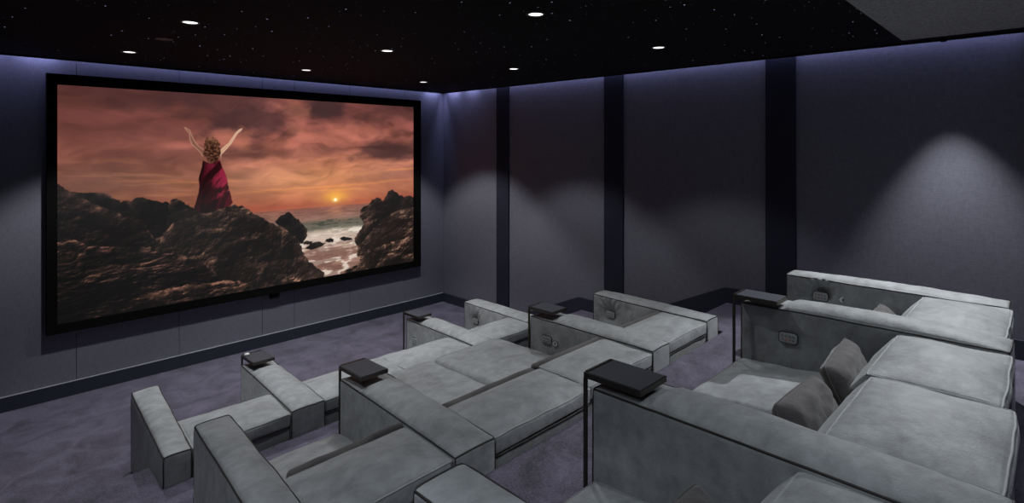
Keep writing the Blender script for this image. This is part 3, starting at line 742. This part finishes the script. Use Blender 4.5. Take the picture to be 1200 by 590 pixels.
def build_sofa(row):
    t = thing('cinema_sofa', row['label'], 'sofa', (row['arms'][0][0][0], row['arms'][0][3][1], row['z']), 'rows of grey recliner sofas')
    Z = row['z']; ZA = row['za']; A = row['arms']
    for i, q in enumerate(A):
        arm(t, q, Z + .002, ZA, tray=i in (1, 2), seed=i * 3 + Z * 10, pinch=row['pinch'].get(i))
    # seats: (left x front, left x rear, right x front, right x rear)
    def line(q, side, y):   # x of an arm side at depth y
        a, b = (q[1], q[2]) if side == 'r' else (q[0], q[3])
        k = (y - a[1]) / (b[1] - a[1]); return a[0] + (b[0] - a[0]) * k
    spans = [(0, 1, None), (1, 2, 'L'), (1, 2, 'R'), (2, 3, None)]
    for n, (i, j, half) in enumerate(spans):
        yf = row['seat_front'][n]; yr = row['rear'][n]; yb = row['back_front'][n]; yseat = yb - .10
        def xs(y):
            a, b = line(A[i], 'r', y), line(A[j], 'l', y)
            m = a + (b - a) * row.get('split', .5)
            if half == 'L': b = m
            if half == 'R': a = m
            return a, b
        # upholstered body under the seat and behind the back
        g = .004
        a0, b0 = xs(row['body_front'][n]); a1, b1 = xs(yr)
        quad = [(a0 + g, row['body_front'][n]), (b0 - g, row['body_front'][n]), (b1 - g, yr + .012), (a1 + g, yr + .012)]
        Pad(quad, Z + .002, Z + .22, r=.015, puff=0, n=(4, 6, 3), amp=.001).build('base', M['base'], t)
        yb2 = yr + .26; a2, b2 = xs(yb2)
        quad = [(a2 + g, yb2), (b2 - g, yb2), (b1 - g, yr + .012), (a1 + g, yr + .012)]
        bp = Pad(quad, Z + .20, ZA - .125, r=.015, puff=0, bulge=.004, n=(10, 3, 6), amp=.003, seed=n); bo = bp.build('back_panel', M['base'], t)
        # seat
        af, bf = xs(yf); ar, br = xs(yseat)
        ext = yf > row['body_front'][n] + .2
        so_, sp = seat_between(t, (af, ar), (bf, br), yf, yf, yseat, Z + (.20 if not ext else .225), Z + row['seat_z'][n], Z + row['seat_zr'][n], seed=n * 5 + Z, puff=.02 if ext else .028, name='seat_cushion' if not ext else 'reclined_footrest_seat')
        bm = bmesh.new(); tube(bm, sp.edge('front', 24), .003)
        link('seam', bm, M['base'], so_)
        # back cushion: wedge front, domed top level with the arms
        aF, bF = xs(yb); aB, bB = xs(yb + .075)
        wd = .10 if Z > .8 else .0
        topq = [(aF + g, yb), (bF - g, yb), (b1 - g, yr), (a1 + g, yr)]
        botq = [(aB + g, yb + .85 * wd), (bB - g, yb + .85 * wd), (b1 - g, yr + .004), (a1 + g, yr + .004)]
        front_low = Pad([(aF + g, yb - .01), (bF - g, yb - .01), (bB - g, yr + .22), (aB + g, yr + .22)], Z + .26, ZA - .07, r=.03, puff=0,
                        bottom=[(aB + g, yb - .01 + wd), (bB - g, yb - .01 + wd), (bB - g, yr + .22), (aB + g, yr + .22)], n=(10, 4, 5), amp=.003, seed=n + 2)
        front_low.build('back_front_panel', M['suede'], t)
        cp = Pad(topq, ZA - .118, ZA + row['crown'] - .012, r=.022, puff=row['puff'], bottom=botq, bulge=.010, n=(16, 12, 4), seed=n * 7 + Z, amp=.004, pw=2.2)
        co_ = cp.build('back_cushion', M['suede'], t)
        bm = bmesh.new(); tube(bm, cp.edge('ring', 26), .005, closed=True)
        link('piping', bm, M['seam_light'] if row['light_piping'] else M['seam'], co_)
        bm = bmesh.new(); tube(bm, [(p.x, p.y - .002, ZA - .121) for p in cp.edge('rear', 20)], .006); link('shadow_seam', bm, M['seam'], co_)
    for (x, y, z, k) in row['panels']:
        panel(t, x, y, z, k)
    return t

# front sofa
rowA = dict(label='front cinema sofa on the lowest carpet level, nearest the screen', z=0.0, za=.65, light_piping=True,
    arms=[[(1.127, 5.455), (1.330, 5.455), (1.205, 4.145), (1.034, 4.145)],
          [(1.978, 5.407), (2.245, 5.405), (2.171, 4.165), (1.893, 4.165)],
          [(3.858, 5.462), (4.120, 5.460), (4.075, 4.195), (3.810, 4.195)],
          [(4.826, 5.535), (5.060, 5.535), (5.020, 4.210), (4.760, 4.210)]],
    seat_front=[5.42, 5.44, 5.46, 5.50], body_front=[5.30, 5.32, 5.34, 5.38], rear=[4.165, 4.185, 4.205, 4.215], back_front=[4.63, 4.64, 4.66, 4.67],
    seat_z=[.31] * 4, seat_zr=[.40] * 4, crown=-.002, puff=.048,
    pinch={3: (5.30, .45, .036), 2: (5.33, .44, .010)}, panels=[(3.849, 5.27, .44, 'pad'), (4.812, 5.30, .45, 'pad')])
rowB = dict(label='middle cinema sofa on the first raised platform, its two centre seats reclined', z=P1, za=P1 + .65, light_piping=True,
    arms=[[(1.014, 3.47), (1.215, 3.47), (1.105, 2.145), (.905, 2.145)],
          [(1.900, 3.450), (2.190, 3.445), (2.102, 2.150), (1.814, 2.150)],
          [(3.845, 3.482), (4.130, 3.480), (4.092, 2.195), (3.817, 2.195)],
          [(4.901, 3.53), (5.115, 3.53), (5.055, 2.225), (4.827, 2.225)]],
    seat_front=[3.44, 3.97, 3.95, 3.50], body_front=[3.32, 3.36, 3.36, 3.38], rear=[2.155, 2.165, 2.19, 2.225], back_front=[2.62, 2.63, 2.66, 2.68],
    seat_z=[.31, .335, .345, .31], seat_zr=[.40, .37, .37, .40], crown=-.002, puff=.048, split=.52,
    pinch={3: (3.30, .93, .036), 2: (3.27, .935, .008)}, panels=[(3.838, 3.27, .935, 'pad'), (3.833, 3.165, .925, 'round'), (4.888, 3.30, .93, 'pad')])
ZC_ = 1.613
rowC = dict(label='rear cinema sofa on the highest platform, nearest the viewer', z=P2, za=ZC_, light_piping=True,
    arms=[[(1.027, 1.425), (1.240, 1.425), (1.215, .060), (1.000, .060)],
          [(2.002, 1.450), (2.270, 1.450), (2.245, .075), (1.975, .075)],
          [(3.830, 1.530), (4.090, 1.530), (4.126, .150), (3.830, .150)],
          [(4.952, 1.600), (5.170, 1.600), (5.160, .200), (4.915, .200)]],
    seat_front=[1.42, 1.50, 1.53, 1.57], body_front=[1.36, 1.42, 1.45, 1.49], rear=[.075, .10, .14, .18], back_front=[.60, .605, .63, .66],
    seat_z=[.305, .305, .305, .31], seat_zr=[.37] * 4, crown=.0, puff=.045,
    pinch={3: (1.33, 1.48, .038), 2: (1.22, 1.44, .006)}, panels=[(3.822, 1.22, 1.44, 'pad'), (4.928, 1.33, 1.475, 'pad'), (4.922, 1.17, 1.478, 'round')])
for r_ in (rowA, rowB, rowC): build_sofa(r_)
for o, bm, mt in PANELS: 
    link('button', bm, mt, o, smooth=False)

# ================================================================== ARM TRAY TABLES
def tray_table(x0, x1, y0, y1, zt, zf, label):
    """a glass tray on a C-shaped flat-bar frame that stands in front of the armrest"""
    t = thing('tray_table', label, 'side table', ((x0 + x1) / 2, y1 + .012, zf), 'tray tables on the armrests')
    bm = bmesh.new(); box(bm, x0 + .006, x1 - .006, y0 + .004, y1 - .004, zt - .022, zt); bevel(bm, .003, 2)
    link('tray_top', bm, M['tray'], t, smooth=False)
    bm = bmesh.new(); w = .012
    for x in (x0, x1 - w): box(bm, x, x + w, y0, y1 + .014, zt - .026, zt - .002)
    box(bm, x0 + w, x1 - w, y0 - .001, y0 + .005, zt - .026, zt - .004)
    box(bm, x0 + w, x1 - w, y1, y1 + .014, zt - .026, zt + .002)
    bevel(bm, .0015, 1)
    link('frame', bm, M['bronze'], t, smooth=False)
    for x in (x0, x1 - w):
        bm = bmesh.new(); box(bm, x, x + w, y1 + .0, y1 + .016, zf + .002, zt - .026); bevel(bm, .0015, 1); link('leg', bm, M['bronze'], t, smooth=False)
    bm = bmesh.new(); box(bm, x0, x1, y1 + .0, y1 + .016, zf + .001, zf + .013); bevel(bm, .0015, 1); link('foot_bar', bm, M['bronze'], t, smooth=False)
    return t
tray_table(1.990, 2.205, 1.200, 1.470, 1.677, P2, 'largest black tray table, on the near armrest of the rear sofa')
tray_table(3.745, 3.945, 1.265, 1.535, 1.677, P2, 'black tray table on the farther armrest of the rear sofa, by the right wall pilaster')
tray_table(1.902, 2.105, 3.180, 3.452, P1 + .735, P1, 'black tray table on the left armrest of the middle sofa, beside the reclined seats')
tray_table(3.838, 4.050, 3.210, 3.486, P1 + .735, P1, 'black tray table on the farther armrest of the middle sofa')
ta = tray_table(1.988, 2.180, 5.140, 5.410, .735, 0, 'black tray table on the front sofa with a small white object on it')
tray_table(3.830, 4.025, 5.190, 5.465, .735, 0, 'small black tray table on the front sofa, without anything on it')
# small white puck on the front left tray
bm = bmesh.new(); n = 24
prof = [(0, 0), (.020, 0), (.024, .006), (.021, .014), (.012, .018), (0, .019)]
rg = [[bm.verts.new((2.022 + r * math.cos(2 * PI * k / n), 5.375 + r * math.sin(2 * PI * k / n), .7355 + h)) for k in range(n)] for r, h in prof[1:-1]]
for A_, B_ in zip(rg[:-1], rg[1:]):
    for k in range(n): bm.faces.new((A_[k], A_[(k + 1) % n], B_[(k + 1) % n], B_[k]))
bm.faces.new(rg[0][::-1]); bm.faces.new(rg[-1])
o = link('white_puck', bm, M['white'], None); o['label'] = 'small round white object lying on the front sofa tray table'; o['category'] = 'ornament'

# ================================================================== SCATTER PILLOWS
def pillow(cx, cy, cz, w, h, d, rx, ry, rz, label, seed=0, group='dark taupe scatter pillows'):
    """a stuffed pillow: two domed faces meeting in a seam with pinched corners; lies in local xy"""
    bm = bmesh.new(); n = 22; G = {}
    for sgn in (1, -1):
        for i in range(n + 1):
            for j in range(n + 1):
                a, b = -1 + 2 * i / n, -1 + 2 * j / n
                pin = 1 - .09 * (a * a) * (b * b) * 1.0
                x = a * w / 2 * (1 - .07 * (1 - b * b) * abs(a) ** 3 * -1 - .05 * abs(a) ** 3 * (1 - b * b)) * pin
                y = b * h / 2 * pin * (1 - .06 * abs(b) ** 3 * (1 - a * a))
                prof = ((1 - a ** 4) * (1 - b ** 4)) ** .55
                z = sgn * d / 2 * prof
                z += sgn * prof * (.018 * noise.noise(Vector((a * 2.1 + seed, b * 2.4, sgn))) + .006 * noise.noise(Vector((a * 6 + seed, b * 6, 4))))
                key = (i, j, sgn if (0 < i < n and 0 < j < n) else 0)
                if key not in G: G[key] = bm.verts.new((x, y, z))
    def gv(i, j, s): return G[(i, j, s if (0 < i < n and 0 < j < n) else 0)]
    for s in (1, -1):
        for i in range(n):
            for j in range(n):
                bm.faces.new((gv(i, j, s), gv(i + 1, j, s), gv(i + 1, j + 1, s), gv(i, j + 1, s)))
    edge = [G[(i, 0, 0)].co.copy() for i in range(n)] + [G[(n, j, 0)].co.copy() for j in range(n)] + [G[(n - i, n, 0)].co.copy() for i in range(n)] + [G[(0, n - j, 0)].co.copy() for j in range(n)]
    o = link('scatter_pillow', bm, M['pillow'], None)
    o['label'] = label; o['category'] = 'pillow'; o['group'] = group
    o.location = (cx, cy, cz); o.rotation_euler = (math.radians(rx), math.radians(ry), math.radians(rz))
    b2 = bmesh.new(); tube(b2, edge, .004, closed=True)
    p = link('piping', b2, M['pillow'], None); p.parent = o
    return o
pillow(3.445, .785, 1.41, .62, .33, .15, 62, 0, 4, 'dark taupe pillow in the rear centre seat, the one farther from the viewer', 1)
pillow(2.825, .80, 1.395, .52, .32, .15, 60, 0, -3, 'dark taupe pillow in the rear centre seat, overlapping behind the near armrest', 5)
pillow(4.52, .80, 1.40, .50, .34, .14, 62, 0, 5, 'dark taupe pillow just peeking above the far armrest of the rear sofa', 9)
pillow(1.76, .86, 1.335, .36, .28, .15, 55, 0, 0, 'dark taupe pillow at the bottom edge, beside the armrest with the largest tray', 13)

# lumbar bolsters in front of the middle sofa's backs
def bolster(x0, x1, y, z0, z1, label, d=.060):
    p = Pad([(x0, y + d), (x1, y + d), (x1, y), (x0, y)], z0, z1, r=.035, puff=0, bulge=.008, n=(14, 3, 6), amp=.006, seed=x0)
    o = p.build('lumbar_bolster', M['pillow'], None)
    o['label'] = label; o['category'] = 'cushion'; o['group'] = 'lumbar bolsters along the sofa backs'
    return o
zb0, zb1 = P1 + .45, P1 + .640
bolster(1.19, 1.86, 2.632, zb0, zb1, 'flat dark lumbar cushion on the leftmost seat of the middle sofa')
bolster(2.15, 2.985, 2.642, zb0, zb1, 'flat dark lumbar cushion on the left one of the two reclined middle seats')
bolster(3.01, 3.82, 2.672, zb0, zb1, 'flat dark lumbar cushion on the right one of the two reclined middle seats')
bolster(4.13, 4.84, 2.692, zb0, zb1, 'flat dark lumbar cushion on the rightmost seat of the middle sofa')

# ================================================================== CAMERA + RENDER LOOK
F_PX, TH = 655.11, math.radians(45.98353)
cam = bpy.data.cameras.new('camera'); co_ = bpy.data.objects.new('camera', cam); COL.objects.link(co_)
cam.sensor_fit = 'HORIZONTAL'; cam.sensor_width = 36; cam.lens = 36 * F_PX / 1200
cam.shift_y = -(295 - 173) / 1200
co_.location = (0, 0, H_CAM)
co_.rotation_euler = (PI / 2, 0, -TH)
cam.clip_start = .02
SC.camera = co_
w = bpy.data.worlds.new('world'); w.use_nodes = True; w.node_tree.nodes['Background'].inputs[0].default_value = (0, 0, 0, 1); SC.world = w
SC.view_settings.view_transform = 'Standard'; SC.view_settings.look = 'None'; SC.view_settings.gamma = 1
SC.view_settings.exposure = 0.0
try: SC.view_settings.use_curve_mapping = False
except Exception: pass
SC.cycles.max_bounces = 6; SC.cycles.diffuse_bounces = 4; SC.cycles.glossy_bounces = 3
SC.cycles.sample_clamp_indirect = 4
